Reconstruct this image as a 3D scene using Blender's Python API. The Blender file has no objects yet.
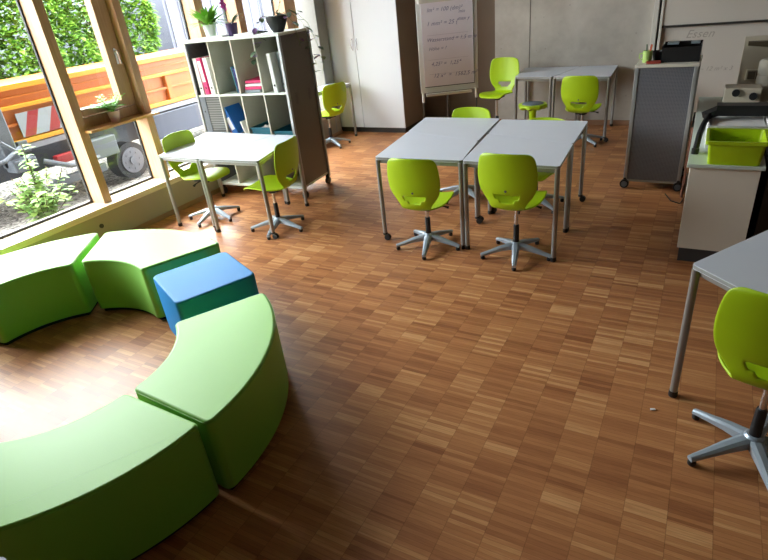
import bpy, bmesh, math, random
from mathutils import Vector, Matrix, Euler
random.seed(7)
C = bpy.context.scene.collection
PI = math.pi
def V(*a): return Vector(a)

# ------------------------------------------------------------------ materials
MATS = {}
def nt(m): return m.node_tree.nodes, m.node_tree.links
def mat(name, col, rough=.5, metal=0, noise=0, nscale=30, bump=0, spec=.5, emit=None, coat=0):
    m = bpy.data.materials.new(name); m.use_nodes = True
    n, l = nt(m); b = n['Principled BSDF']
    c = tuple(((v/255)/12.92 if v/255 <= .04045 else ((v/255+.055)/1.055)**2.4) for v in col)+(1,)
    b.inputs['Base Color'].default_value = c
    b.inputs['Roughness'].default_value = rough
    b.inputs['Metallic'].default_value = metal
    b.inputs['Specular IOR Level'].default_value = spec
    tc = n.new('ShaderNodeTexCoord'); nz = n.new('ShaderNodeTexNoise')
    nz.inputs['Scale'].default_value = nscale; nz.inputs['Detail'].default_value = 4
    l.new(tc.outputs['Object'], nz.inputs['Vector'])
    mx = n.new('ShaderNodeMix'); mx.data_type = 'RGBA'; mx.blend_type = 'MULTIPLY'
    mx.inputs['Factor'].default_value = 1
    rp = n.new('ShaderNodeMapRange'); rp.inputs[3].default_value = 1-noise; rp.inputs[4].default_value = 1+noise*.6
    l.new(nz.outputs['Fac'], rp.inputs[0])
    mx.inputs[6].default_value = c
    l.new(rp.outputs[0], mx.inputs[7]); l.new(mx.outputs[2], b.inputs['Base Color'])
    if bump:
        bp = n.new('ShaderNodeBump'); bp.inputs['Strength'].default_value = bump; bp.inputs['Distance'].default_value = .01
        l.new(nz.outputs['Fac'], bp.inputs['Height']); l.new(bp.outputs[0], b.inputs['Normal'])
    MATS[name] = m
    return m
def sl(v): v /= 255; return v/12.92 if v <= .04045 else ((v+.055)/1.055)**2.4
def lin(c): return tuple(sl(v) for v in c)+(1,)

green_fabric = mat('green_vinyl', (126, 196, 50), .5, noise=.05, nscale=200, bump=.05, spec=.8)
green_fabric.node_tree.nodes['Principled BSDF'].inputs['Sheen Weight'].default_value = .12
blue_fabric = mat('blue_vinyl', (4, 128, 196), .6, noise=.05, nscale=200, bump=.05, spec=.4)
black_base = mat('black_base', (22, 22, 20), .8)
lime_plastic = mat('lime_plastic', (172, 205, 12), .42, noise=.05, nscale=8)
lime_tray = mat('lime_tray', (168, 196, 14), .4, noise=.05)
laminate = mat('laminate', (220, 224, 234), .38, noise=.03, nscale=5)
laminate_edge = mat('laminate_edge', (150, 152, 150), .5)
steel_leg = mat('steel_leg', (150, 148, 145), .38, metal=.55, noise=.05)
chrome = mat('chrome', (215, 218, 222), .2, metal=.95)
base_grey = mat('base_grey', (160, 172, 184), .36, metal=.35)
black_plastic = mat('black_plastic', (20, 20, 22), .45)
caster_grey = mat('caster_grey', (92, 98, 106), .5)
white_paint = mat('white_paint', (226, 226, 222), .5, noise=.03)
cabinet_white = mat('cabinet_white', (212, 216, 222), .45, noise=.03, nscale=2)
cabinet_side = mat('cabinet_side', (150, 132, 116), .5, noise=.08, nscale=6)
plinth_dark = mat('plinth_dark', (58, 56, 56), .5)
shelf_white = mat('shelf_white', (222, 228, 218), .45, noise=.03)
shelf_inner = mat('shelf_inner', (186, 182, 166), .6, noise=.05)
alu = mat('aluminium', (168, 170, 170), .38, metal=.6)
counter_white = mat('counter_white', (212, 204, 190), .5, noise=.04, nscale=4)
counter_top = mat('counter_top', (190, 200, 190), .4, noise=.03)
whiteboard = mat('whiteboard', (212, 204, 194), .3, noise=.03, nscale=3)
board_frame = mat('board_frame', (214, 210, 200), .4)
dark_metal = mat('dark_metal', (60, 58, 56), .45, metal=.3)
paper_white = mat('paper_white', (236, 234, 232), .7)
paper_pinkish = mat('flip_paper', (238, 230, 240), .7, noise=.04, nscale=6)
ink = mat('ink', (138, 130, 172), .7)
ink_grey = mat('ink_grey', (176, 166, 156), .7)
pink = mat('pink_card', (214, 40, 104), .5)
purple = mat('purple_glaze', (62, 44, 92), .25)
pinkpot = mat('pink_glaze', (226, 184, 184), .5)
blue_card = mat('blue_card', (20, 100, 180), .45)
yellow_card = mat('yellow_card', (196, 178, 50), .5)
orange_card = mat('orange_card', (214, 110, 60), .5)
grey_card = mat('grey_card', (130, 142, 148), .5)
teal = mat('teal_plastic', (22, 104, 124), .4)
black_pot = mat('black_pot', (34, 36, 38), .4, noise=.2, nscale=20)
white_pot = mat('white_pot', (216, 222, 220), .4)
soil = mat('soil', (58, 44, 34), .9)
leaf_g = mat('leaf_green', (124, 184, 56), .5, noise=.3, nscale=20)
leaf_d = mat('leaf_dark', (72, 100, 66), .5, noise=.3, nscale=20)
leaf_p = mat('leaf_purple', (120, 80, 140), .5, noise=.3, nscale=20)
orchid = mat('orchid_pink', (196, 84, 170), .5)
petal_stem = mat('stem', (96, 120, 50), .6)
truck_orange = mat('truck_orange', (168, 88, 4), .4, noise=.08, nscale=2)
truck_rail = mat('truck_rail', (190, 122, 14), .4, noise=.05)
truck_grey = mat('truck_grey', (70, 74, 80), .5, noise=.15, nscale=4)
truck_dark = mat('truck_dark', (44, 48, 58), .6, noise=.2)
silver = mat('silver_bumper', (126, 128, 136), .4, metal=.3)
red_refl = mat('red_reflector', (120, 18, 22), .4)
tyre = mat('tyre', (30, 30, 32), .8)
rim_m = mat('rim', (96, 96, 102), .4, metal=.3)
wall_white = mat('wall_white', (214, 208, 200), .8, noise=.03)
ceiling_m = mat('ceiling_paint', (150, 146, 140), .9)
building_m = mat('building_render', (82, 82, 96), .8, noise=.05)
louvre_white = mat('louvre_white', (118, 120, 130), .5)
louvre_brown = mat('louvre_brown', (84, 60, 56), .6)
wall_dark = mat('garden_wall', (110, 112, 120), .9, noise=.2, nscale=3)
bark = mat('bark', (80, 64, 50), .9, noise=.3)
dark_fabric = mat('dark_item', (34, 36, 36), .7)
mug_green = mat('mug_green', (170, 200, 110), .4)
red_item = mat('red_item', (166, 60, 44), .6)
beige_plastic = mat('beige_plastic', (196, 184, 164), .5)
towel = mat('towel_paper', (200, 192, 176), .8)
stool_pad = mat('stool_pad', (104, 116, 128), .7)
white_bit = mat('white_bit', (235, 235, 235), .5)
skirting = mat('skirting', (150, 112, 84), .5, noise=.1)
panel_grey = mat('sill_panel', (160, 146, 130), .55, noise=.1, nscale=3)

def leafmat(name, c1, c2, rough=.55, trans=.25):
    m = bpy.data.materials.new(name); m.use_nodes = True
    n, l = nt(m); b = n['Principled BSDF']; b.inputs['Roughness'].default_value = rough
    g = n.new('ShaderNodeNewGeometry'); r = n.new('ShaderNodeValToRGB')
    r.color_ramp.elements[0].color = lin(c1); r.color_ramp.elements[1].color = lin(c2)
    l.new(g.outputs['Random Per Island'], r.inputs[0]); l.new(r.outputs[0], b.inputs['Base Color'])
    t = n.new('ShaderNodeBsdfTranslucent'); l.new(r.outputs[0], t.inputs['Color'])
    mx = n.new('ShaderNodeMixShader'); mx.inputs[0].default_value = trans
    l.new(b.outputs[0], mx.inputs[1]); l.new(t.outputs[0], mx.inputs[2])
    l.new(mx.outputs[0], n['Material Output'].inputs['Surface'])
    return m
hedge_m = leafmat('hedge_leaves', (44, 90, 24), (136, 176, 62), .55, .4)
shrub_m = leafmat('shrub_leaves', (84, 124, 54), (150, 174, 92))
autumn_m = leafmat('autumn_leaves', (120, 92, 50), (140, 122, 60))

def wood_mat(name, c1, c2, axis='Z', rough=.45):
    m = bpy.data.materials.new(name); m.use_nodes = True
    n, l = nt(m); b = n['Principled BSDF']; b.inputs['Roughness'].default_value = rough
    tc = n.new('ShaderNodeTexCoord'); mp = n.new('ShaderNodeMapping')
    s = {'X': (1.2, 22, 22), 'Y': (22, 1.2, 22), 'Z': (22, 22, 1.2)}[axis]
    mp.inputs['Scale'].default_value = s
    nz = n.new('ShaderNodeTexNoise'); nz.inputs['Scale'].default_value = 2.2; nz.inputs['Detail'].default_value = 5
    r = n.new('ShaderNodeValToRGB'); r.color_ramp.elements[0].position = .3; r.color_ramp.elements[1].position = .7
    r.color_ramp.elements[0].color = lin(c1); r.color_ramp.elements[1].color = lin(c2)
    l.new(tc.outputs['Object'], mp.inputs[0]); l.new(mp.outputs[0], nz.inputs['Vector'])
    l.new(nz.outputs['Fac'], r.inputs[0]); l.new(r.outputs[0], b.inputs['Base Color'])
    return m
wood_v = wood_mat('window_wood_upright', (178, 138, 102), (196, 158, 122), 'Z')
wood_h = wood_mat('window_wood_flat', (196, 140, 84), (222, 172, 116), 'Y', .3)
sill_pale = wood_mat('sill_wood', (206, 186, 160), (220, 204, 182), 'Y', .22)

def parquet():
    m = bpy.data.materials.new('parquet'); m.use_nodes = True
    n, l = nt(m); b = n['Principled BSDF']
    def M(op, a, c=None, d=None):
        x = n.new('ShaderNodeMath'); x.operation = op
        for i, v in enumerate((a, c, d)):
            if v is None: continue
            if isinstance(v, (int, float)): x.inputs[i].default_value = v
            else: l.new(v, x.inputs[i])
        return x.outputs[0]
    def WN(x, y=0., z=0.):
        cb = n.new('ShaderNodeCombineXYZ')
        for i, v in enumerate((x, y, z)):
            if isinstance(v, (int, float)): cb.inputs[i].default_value = v
            else: l.new(v, cb.inputs[i])
        w = n.new('ShaderNodeTexWhiteNoise'); w.noise_dimensions = '3D'; l.new(cb.outputs[0], w.inputs['Vector'])
        return w.outputs['Value']
    tc = n.new('ShaderNodeTexCoord'); sp = n.new('ShaderNodeSeparateXYZ'); l.new(tc.outputs['Object'], sp.inputs[0])
    X, Y = sp.outputs[0], sp.outputs[1]
    W = .1615
    cx = M('DIVIDE', M('SUBTRACT', X, .131), W); col = M('FLOOR', cx); fx = M('FRACT', cx)
    off = WN(col, 3.3)
    yy = M('ADD', M('DIVIDE', Y, .0228), M('MULTIPLY', off, 9.0)); row = M('FLOOR', yy); fy = M('FRACT', yy)
    blk = M('FLOOR', M('DIVIDE', M('ADD', yy, M('MULTIPLY', off, 5.0)), 5.0))
    rs = WN(col, row, 1.7); rb = WN(col, blk, 9.1)
    tone = M('ADD', M('MULTIPLY', rs, .52), M('MULTIPLY', rb, .48))
    mp = n.new('ShaderNodeMapping'); mp.inputs['Scale'].default_value = (9, 130, 1); l.new(tc.outputs['Object'], mp.inputs[0])
    # each strip gets its own grain
    sh = n.new('ShaderNodeVectorMath'); sh.operation = 'ADD'; cb = n.new('ShaderNodeCombineXYZ')
    l.new(M('MULTIPLY', rs, 40.), cb.inputs[0]); l.new(M('MULTIPLY', rb, 17.), cb.inputs[2])
    l.new(mp.outputs[0], sh.inputs[0]); l.new(cb.outputs[0], sh.inputs[1])
    nz = n.new('ShaderNodeTexNoise'); nz.inputs['Scale'].default_value = 1.; nz.inputs['Detail'].default_value = 5; nz.inputs['Roughness'].default_value = .65
    l.new(sh.outputs[0], nz.inputs['Vector'])
    tone = M('ADD', tone, M('MULTIPLY', M('SUBTRACT', nz.outputs['Fac'], .5), .75))
    r = n.new('ShaderNodeValToRGB'); e = r.color_ramp.elements
    e[0].position = .05; e[0].color = lin((146, 92, 58)); e[1].position = .98; e[1].color = lin((208, 156, 106))
    q = e.new(.35); q.color = lin((168, 110, 70)); q = e.new(.65); q.color = lin((184, 126, 80))
    l.new(tone, r.inputs[0])
    gx = M('LESS_THAN', M('ABSOLUTE', M('SUBTRACT', fx, .5)), .491)
    gy = M('LESS_THAN', M('ABSOLUTE', M('SUBTRACT', fy, .5)), .465)
    gap = M('ADD', M('MULTIPLY', M('MULTIPLY', gx, gy), .32), .68)
    mx = n.new('ShaderNodeMix'); mx.data_type = 'RGBA'; mx.blend_type = 'MULTIPLY'; mx.inputs['Factor'].default_value = 1
    l.new(r.outputs[0], mx.inputs[6]); l.new(gap, mx.inputs[7]); l.new(mx.outputs[2], b.inputs['Base Color'])
    rr = M('ADD', M('MULTIPLY', nz.outputs['Fac'], .18), .30); l.new(rr, b.inputs['Roughness'])
    bp = n.new('ShaderNodeBump'); bp.inputs['Strength'].default_value = .12; bp.inputs['Distance'].default_value = .004
    l.new(M('ADD', gap, M('MULTIPLY', rs, .3)), bp.inputs['Height']); l.new(bp.outputs[0], b.inputs['Normal'])
    b.inputs['Specular IOR Level'].default_value = .26
    return m
parquet_m = parquet()

def concrete():
    m = bpy.data.materials.new('concrete'); m.use_nodes = True
    n, l = nt(m); b = n['Principled BSDF']; b.inputs['Roughness'].default_value = .75
    tc = n.new('ShaderNodeTexCoord')
    a = n.new('ShaderNodeTexNoise'); a.inputs['Scale'].default_value = 1.6; a.inputs['Detail'].default_value = 8; a.inputs['Roughness'].default_value = .65
    l.new(tc.outputs['Object'], a.inputs['Vector'])
    r = n.new('ShaderNodeValToRGB'); r.color_ramp.elements[0].position = .32; r.color_ramp.elements[1].position = .7
    r.color_ramp.elements[0].color = lin((164, 156, 146)); r.color_ramp.elements[1].color = lin((196, 190, 180))
    l.new(a.outputs['Fac'], r.inputs[0])
    v = n.new('ShaderNodeTexVoronoi'); v.inputs['Scale'].default_value = 7; l.new(tc.outputs['Object'], v.inputs['Vector'])
    lt = n.new('ShaderNodeMath'); lt.operation = 'LESS_THAN'; lt.inputs[1].default_value = .07; l.new(v.outputs['Distance'], lt.inputs[0])
    mu = n.new('ShaderNodeMath'); mu.operation = 'MULTIPLY_ADD'; mu.inputs[1].default_value = -.22; mu.inputs[2].default_value = 1; l.new(lt.outputs[0], mu.inputs[0])
    mx = n.new('ShaderNodeMix'); mx.data_type = 'RGBA'; mx.blend_type = 'MULTIPLY'; mx.inputs['Factor'].default_value = 1
    l.new(r.outputs[0], mx.inputs[6]); l.new(mu.outputs[0], mx.inputs[7]); l.new(mx.outputs[2], b.inputs['Base Color'])
    bp = n.new('ShaderNodeBump'); bp.inputs['Strength'].default_value = .2; bp.inputs['Distance'].default_value = .01
    l.new(a.outputs['Fac'], bp.inputs['Height']); l.new(bp.outputs[0], b.inputs['Normal'])
    return m
concrete_m = concrete()

def perforated(name, c1, c2, sx, sz, axis=0, slat=False):
    m = bpy.data.materials.new(name); m.use_nodes = True
    n, l = nt(m); b = n['Principled BSDF']; b.inputs['Roughness'].default_value = .45; b.inputs['Metallic'].default_value = .2
    tc = n.new('ShaderNodeTexCoord'); sp = n.new('ShaderNodeSeparateXYZ'); l.new(tc.outputs['Object'], sp.inputs[0])
    def M(op, a, c):
        x = n.new('ShaderNodeMath'); x.operation = op
        for i, v in enumerate((a, c)):
            if isinstance(v, (int, float)): x.inputs[i].default_value = v
            else: l.new(v, x.inputs[i])
        return x.outputs[0]
    fx = M('SUBTRACT', M('FRACT', M('DIVIDE', sp.outputs[axis], sx), 0), .5)
    fz = M('SUBTRACT', M('FRACT', M('DIVIDE', sp.outputs[2], sz), 0), .5)
    if slat: h = M('LESS_THAN', M('ABSOLUTE', fz, 0), .28)
    else: h = M('LESS_THAN', M('ADD', M('MULTIPLY', fx, fx), M('MULTIPLY', fz, fz)), .09)
    mx = n.new('ShaderNodeMix'); mx.data_type = 'RGBA'; mx.inputs[6].default_value = lin(c1); mx.inputs[7].default_value = lin(c2)
    l.new(h, mx.inputs['Factor']); l.new(mx.outputs[2], b.inputs['Base Color'])
    return m
perf_grey = perforated('perforated_grey_panel', (118, 118, 124), (76, 76, 82), .012, .012)
perf_brown = perforated('perforated_side_panel', (112, 104, 94), (92, 84, 76), .012, .012, axis=1)
slat_grey = perforated('tambour_slats', (112, 114, 112), (74, 76, 74), 1, .026, slat=True)

def gravel():
    m = bpy.data.materials.new('gravel'); m.use_nodes = True
    n, l = nt(m); b = n['Principled BSDF']; b.inputs['Roughness'].default_value = .9
    tc = n.new('ShaderNodeTexCoord'); v = n.new('ShaderNodeTexVoronoi'); v.inputs['Scale'].default_value = 26
    l.new(tc.outputs['Object'], v.inputs['Vector'])
    r = n.new('ShaderNodeValToRGB'); r.color_ramp.elements[0].color = lin((60, 56, 52)); r.color_ramp.elements[1].color = lin((158, 150, 142))
    s = n.new('ShaderNodeSeparateColor'); l.new(v.outputs['Color'], s.inputs[0]); l.new(s.outputs[0], r.inputs[0])
    l.new(r.outputs[0], b.inputs['Base Color'])
    bp = n.new('ShaderNodeBump'); bp.inputs['Strength'].default_value = .8; bp.inputs['Distance'].default_value = .03; bp.invert = True
    l.new(v.outputs['Distance'], bp.inputs['Height']); l.new(bp.outputs[0], b.inputs['Normal'])
    return m
gravel_m = gravel()

def glassmat():
    m = bpy.data.materials.new('window_glass'); m.use_nodes = True
    n, l = nt(m); n.remove(n['Principled BSDF'])
    t = n.new('ShaderNodeBsdfTransparent'); t.inputs[0].default_value = (.96, .98, .97, 1)
    g = n.new('ShaderNodeBsdfGlossy'); g.inputs['Roughness'].default_value = .02
    f = n.new('ShaderNodeFresnel'); f.inputs['IOR'].default_value = 1.45
    ge = n.new('ShaderNodeNewGeometry'); iv = n.new('ShaderNodeMath'); iv.operation = 'SUBTRACT'; iv.inputs[0].default_value = 1; l.new(ge.outputs['Backfacing'], iv.inputs[1])
    mu = n.new('ShaderNodeMath'); mu.operation = 'MULTIPLY'; l.new(f.outputs[0], mu.inputs[0]); l.new(iv.outputs[0], mu.inputs[1])
    mx = n.new('ShaderNodeMixShader'); l.new(mu.outputs[0], mx.inputs[0]); l.new(t.outputs[0], mx.inputs[1]); l.new(g.outputs[0], mx.inputs[2])
    l.new(mx.outputs[0], n['Material Output'].inputs['Surface'])
    return m
glass_m = glassmat()

# ------------------------------------------------------------------ mesh helpers
def bm_(): return bmesh.new()
def box(bm, x0, x1, y0, y1, z0, z1, bev=0):
    r = bmesh.ops.create_cube(bm, size=1)
    vs = r['verts']
    for v in vs:
        v.co = V(x0+(v.co.x+.5)*(x1-x0), y0+(v.co.y+.5)*(y1-y0), z0+(v.co.z+.5)*(z1-z0))
    if bev:
        es = list({e for v in vs for e in v.link_edges})
        bmesh.ops.bevel(bm, geom=es, offset=bev, segments=2, profile=.5, affect='EDGES')
    return bm
def tube(bm, pts, r, seg=10, caps=True):
    """swept tube along points; r a number or list"""
    pts = [Vector(p) for p in pts]; n = len(pts)
    rs = r if isinstance(r, (list, tuple)) else [r]*n
    rings = []; up = V(0, 0, 1)
    t0 = (pts[1]-pts[0]).normalized()
    a = t0.orthogonal().normalized()
    for i, p in enumerate(pts):
        t = (pts[min(i+1, n-1)]-pts[max(i-1, 0)]).normalized()
        a = (a-t*a.dot(t)).normalized(); b = t.cross(a)
        rings.append([bm.verts.new(p+(a*math.cos(2*PI*k/seg)+b*math.sin(2*PI*k/seg))*rs[i]) for k in range(seg)])
    for i in range(n-1):
        for k in range(seg):
            bm.faces.new((rings[i][k], rings[i][(k+1) % seg], rings[i+1][(k+1) % seg], rings[i+1][k]))
    if caps:
        bm.faces.new(rings[0][::-1]); bm.faces.new(rings[-1])
    return bm
def lathe(bm, prof, seg=24, cx=0, cy=0):
    rings = []
    for r, z in prof:
        if r < 1e-5: rings.append([bm.verts.new((cx, cy, z))])
        else: rings.append([bm.verts.new((cx+r*math.cos(2*PI*k/seg), cy+r*math.sin(2*PI*k/seg), z)) for k in range(seg)])
    for a, b in zip(rings, rings[1:]):
        for k in range(seg):
            if len(a) == 1 and len(b) == 1: continue
            if len(a) == 1: bm.faces.new((a[0], b[(k+1) % seg], b[k]))
            elif len(b) == 1: bm.faces.new((a[k], a[(k+1) % seg], b[0]))
            else: bm.faces.new((a[k], a[(k+1) % seg], b[(k+1) % seg], b[k]))
    return bm
def prism(bm, poly, z0, z1):
    lo = [bm.verts.new((x, y, z0)) for x, y in poly]; hi = [bm.verts.new((x, y, z1)) for x, y in poly]
    n = len(poly)
    bm.faces.new(lo[::-1]); bm.faces.new(hi)
    for i in range(n): bm.faces.new((lo[i], lo[(i+1) % n], hi[(i+1) % n], hi[i]))
    return bm
def round_poly(poly, r, seg=5):
    out = []; n = len(poly)
    for i in range(n):
        p = Vector(poly[i]); a = Vector(poly[i-1])-p; b = Vector(poly[(i+1) % n])-p
        a.normalize(); b.normalize()
        ang = a.angle(b); d = r/math.tan(ang/2)
        p1 = p+a*d; p2 = p+b*d; c = p+(a+b).normalized()*(r/math.sin(ang/2))
        v1 = p1-c; v2 = p2-c; sa = v1.angle_signed(v2)
        for k in range(seg+1):
            th = -sa*k/seg
            out.append((c.x+v1.x*math.cos(th)-v1.y*math.sin(th), c.y+v1.x*math.sin(th)+v1.y*math.cos(th)))
    return out
def bar(bm, a, b, w, h):
    """square section bar from a to b"""
    a = Vector(a); b = Vector(b); t = (b-a).normalized()
    s = t.cross(V(0, 0, 1)); s = s.normalized() if s.length > 1e-4 else V(1, 0, 0)
    u = s.cross(t)
    vs = []
    for p in (a, b):
        vs.append([bm.verts.new(p+s*sx*w/2+u*sz*h/2) for sx, sz in ((-1, -1), (1, -1), (1, 1), (-1, 1))])
    bm.faces.new(vs[0][::-1]); bm.faces.new(vs[1])
    for k in range(4): bm.faces.new((vs[0][k], vs[0][(k+1) % 4], vs[1][(k+1) % 4], vs[1][k]))
    return bm
def leaf(bm, base, d, L, w, droop=.4, seg=4, fold=.15):
    base = Vector(base); d = Vector(d).normalized()
    s = d.cross(V(0, 0, 1)); s = s.normalized() if s.length > 1e-3 else V(1, 0, 0)
    prev = None; p = base.copy(); dd = d.copy()
    for i in range(seg+1):
        t = i/seg; ww = w*math.sin(PI*min(.98, .12+t*.86))**.8/2 if i < seg else w*.03
        up = s.cross(dd)
        row = (bm.verts.new(p-s*ww+up*ww*fold), bm.verts.new(p), bm.verts.new(p+s*ww+up*ww*fold))
        if prev:
            bm.faces.new((prev[0], prev[1], row[1], row[0])); bm.faces.new((prev[1], prev[2], row[2], row[1]))
        prev = row; p = p+dd*(L/seg); dd = (dd+V(0, 0, -droop/seg)).normalized()
def obj(name, bm, m, parent=None, smooth=False, loc=None):
    bmesh.ops.recalc_face_normals(bm, faces=bm.faces)
    me = bpy.data.meshes.new(name); bm.to_mesh(me); bm.free()
    if smooth:
        for p in me.polygons: p.use_smooth = True
    o = bpy.data.objects.new(name, me); C.objects.link(o)
    for x in (m if isinstance(m, (list, tuple)) else [m]): me.materials.append(x)
    if parent: o.parent = parent
    if loc: o.location = loc
    return o
def autosmooth(o, ang=40):
    me = o.data
    for p in me.polygons: p.use_smooth = True
    me.set_sharp_from_angle(angle=math.radians(ang))
    for p in me.polygons:
        if len(p.vertices) > 8: p.use_smooth = False
    return o
def tag(o, label, cat, group=None, kind=None):
    o['label'] = label; o['category'] = cat
    if group: o['group'] = group
    if kind: o['kind'] = kind
    return o
def thing(name, label, cat, loc=(0, 0, 0), rz=0, group=None):
    o = bpy.data.objects.new(name, None); C.objects.link(o); o.empty_display_size = .1
    o.location = loc; o.rotation_euler = (0, 0, rz)
    return tag(o, label, cat, group)
def struct(name, bm, m, parent=None):
    o = obj(name, bm, m, parent)
    if not parent: o['kind'] = 'structure'
    return o
def dup(root, loc, rz, label, group=None):
    def cp(o, p):
        c = o.copy(); C.objects.link(c)
        if p: c.parent = p
        for ch in list(o.children): cp(ch, c)
        return c
    r = cp(root, None); r.location = loc; r.rotation_euler = (0, 0, rz); r['label'] = label
    if group: r['group'] = group
    return r
R = math.radians

# ------------------------------------------------------------------ camera
cam = bpy.data.cameras.new('camera'); co = bpy.data.objects.new('camera', cam); C.objects.link(co)
yaw, pit, rol = R(-31.288), R(27.924), R(-6.466)
f = V(math.sin(yaw)*math.cos(pit), math.cos(yaw)*math.cos(pit), -math.sin(pit))
r = V(math.cos(yaw), -math.sin(yaw), 0); u = r.cross(f)
r2 = math.cos(rol)*r+math.sin(rol)*u; u2 = -math.sin(rol)*r+math.cos(rol)*u
mw = Matrix((r2, u2, -f)).transposed().to_4x4(); mw.translation = V(0, 0, 2.0)
co.matrix_world = mw
cam.sensor_width = 36; cam.lens = 545.95/768*36; cam.clip_start = .05; cam.clip_end = 200
bpy.context.scene.camera = co

# ------------------------------------------------------------------ room shell
WX = -5.03      # inner face of the low panel under the windows
BY = 8.3       # back wall
RX = 3.2; FY = -3.0; CZ = 3.4
b = bm_(); box(b, WX-.02, RX, FY, BY+1.0, -.1, 0); box(b, -5.48, WX-.02, 7.5, BY+1.0, -.1, 0)
struct('floor', b, parquet_m)
struct('ceiling', box(bm_(), WX-.45, RX, FY, BY+1.0, CZ, CZ+.15), ceiling_m)
b = bm_(); box(b, -2.72, RX, BY, BY+.2, 0, CZ)
struct('wall_back', b, concrete_m)
b = bm_(); box(b, -5.48, -2.72, BY+.32, BY+.5, 0, CZ); box(b, -2.72-.001, -2.60, BY+.2, BY+.5, 0, CZ)
struct('wall_recess', b, mat('recess_wall', (118, 100, 84), .7, noise=.15, nscale=3))
# vertical shutter joints of the cast concrete
for i, x in enumerate((-2.215,)):
    b = bm_(); box(b, x-.008, x+.004, BY-.003, BY+.002, .08, CZ); struct('trim_%d' % (i+1), b, mat('joint', (112, 104, 96), .8))
room_grey = mat('room_concrete', (112, 106, 98), .8, noise=.08, nscale=2)
struct('wall_right', box(bm_(), RX, RX+.15, FY, BY+1.0, 0, CZ), room_grey)
struct('wall_front', box(bm_(), WX-.45, RX, FY-.15, FY, 0, CZ), room_grey)
struct('baseboard_back', box(bm_(), -2.70, RX, BY-.015, BY, 0, .07, .003), skirting)
b = bm_(); box(b, WX-.06, WX, FY, 7.5, 0, .32)
struct('wall_left', b, panel_grey)
struct('baseboard_left', box(bm_(), WX, WX+.012, FY, 7.5, 0, .055, .003), skirting)
b = bm_(); box(b, WX-.37, WX+.015, FY, 7.5, .32, .378, .004)
sill = struct('trim_2', b, sill_pale)
# lintel and outer wall
struct('trim_3', box(bm_(), -5.42, -5.05, FY, BY+.3, 3.3, CZ), wood_h)
b = bm_(); box(b, -5.42, -5.30, FY, 7.5, -.45, .32); struct('wall_outside', b, wall_dark)

struct('wall_sky_blocker', box(bm_(), -5.42, RX+.15, -14, 9.3, CZ+.15, 12.0), mat('sky_blocker', (150, 146, 140), .9))  # unseen mass added overhead to cut sky light on truck and hedge
struct('roof_sky_blocker', box(bm_(), -6.5, -5.42, -6, 9.3, CZ+.02, CZ+.15), mat('eave_blocker', (150, 146, 140), .9))  # unseen eave added to even out daylight between window and far side
# windows between the posts: posts at these Y ranges
GX = -5.30
posts = [(3.18, 3.268), (3.962, 4.045), (5.005, 5.13), (5.68, 5.80), (6.62, 6.86)]
posts_front = [(1.1, 1.2)]
struct('wall_left_light_blocker', box(bm_(), -5.42, -5.08, FY, 1.1, .378, CZ), room_grey)  # unseen wall stretch added to hold daylight off the pouf ring floor
allp = posts_front+posts
n = 0
for i, (a, c) in enumerate(allp):
    b = bm_(); box(b, GX, -5.10, a, c, .378, 3.3, .003)
    o = struct('trim_%d' % (4+i), b, wood_v)
    g = bm_(); box(g, GX-.012, GX+.012, a-.016, a-.0005, .378, 3.3); obj('gasket', g, black_plastic, o)
edges = [(a[1], c[0]) for a, c in zip(allp, allp[1:])]+[(6.86, 7.25)]
for i, (a, c) in enumerate(edges):
    b = bm_(); box(b, GX-.004, GX+.004, a+.001, c-.017, .40, 3.3)
    w = struct('window_%d' % (i+1), b, glass_m)
    fr = bm_(); box(fr, GX-.015, GX+.015, a, c-.017, .379, .40); box(fr, GX-.015, GX+.015, a, c-.017, 3.28, 3.3)
    obj('glazing_bead', fr, dark_metal, w)
    if abs(a-3.268) < .01:      # the opening sash above the little shelf
        s = bm_()
        box(s, GX+.01, -5.19, 3.80, 3.955, 1.20, 3.29, .006)
        box(s, GX+.01, -5.19, 3.275, 3.33, 1.20, 3.29, .006)
        box(s, GX+.01, -5.19, 3.33, 3.80, 1.20, 1.27, .006)
        box(s, GX+.01, -5.19, 3.33, 3.80, 3.22, 3.29, .006)
        sa = obj('sash', s, wood_v, w)
        h = bm_(); box(h, -5.19, -5.178, 3.868, 3.898, 1.60, 1.75, .003); tube(h, [(-5.18, 3.883, 1.72), (-5.145, 3.883, 1.72)], .010, 8)
        tube(h, [(-5.145, 3.883, 1.725), (-5.14, 3.885, 1.70), (-5.14, 3.89, 1.60)], .011, 8)
        obj('handle', h, chrome, sa)
        rl = bm_(); box(rl, GX-.01, -5.20, 3.268, 3.962, 1.06, 1.19, .004); obj('rail', rl, wood_v, w)
# end reveal of the window wall
struct('trim_12', box(bm_(), -5.42, -5.05, 7.25, 7.5, .378, 3.3, .003), mat('reveal', (130, 128, 122), .5, noise=.1))
b = bm_(); box(b, -5.60, -5.48, 7.5, BY+.5, 0, CZ); box(b, -5.48, -5.42, 7.5, 7.54, 0, CZ); struct('wall_corner', b, wall_white)

# little wooden shelf on the window rail, with its plant
b = bm_(); pol = ([(-5.098, 3.235), (-5.0, 3.235), (-5.0, 4.06), (-5.098, 4.06), (-5.098, 3.961), (-5.195, 3.961), (-5.195, 3.27), (-5.098, 3.27)]); prism(b, pol, 1.072, 1.095)
o = obj('wall_shelf', b, wood_h); tag(o, 'narrow wooden shelf with rounded corner fixed across the middle of the window', 'shelf')
br = bm_(); box(br, -5.14, -5.11, 3.78, 3.80, 1.055, 1.072); obj('bracket', br, chrome, o)

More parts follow.
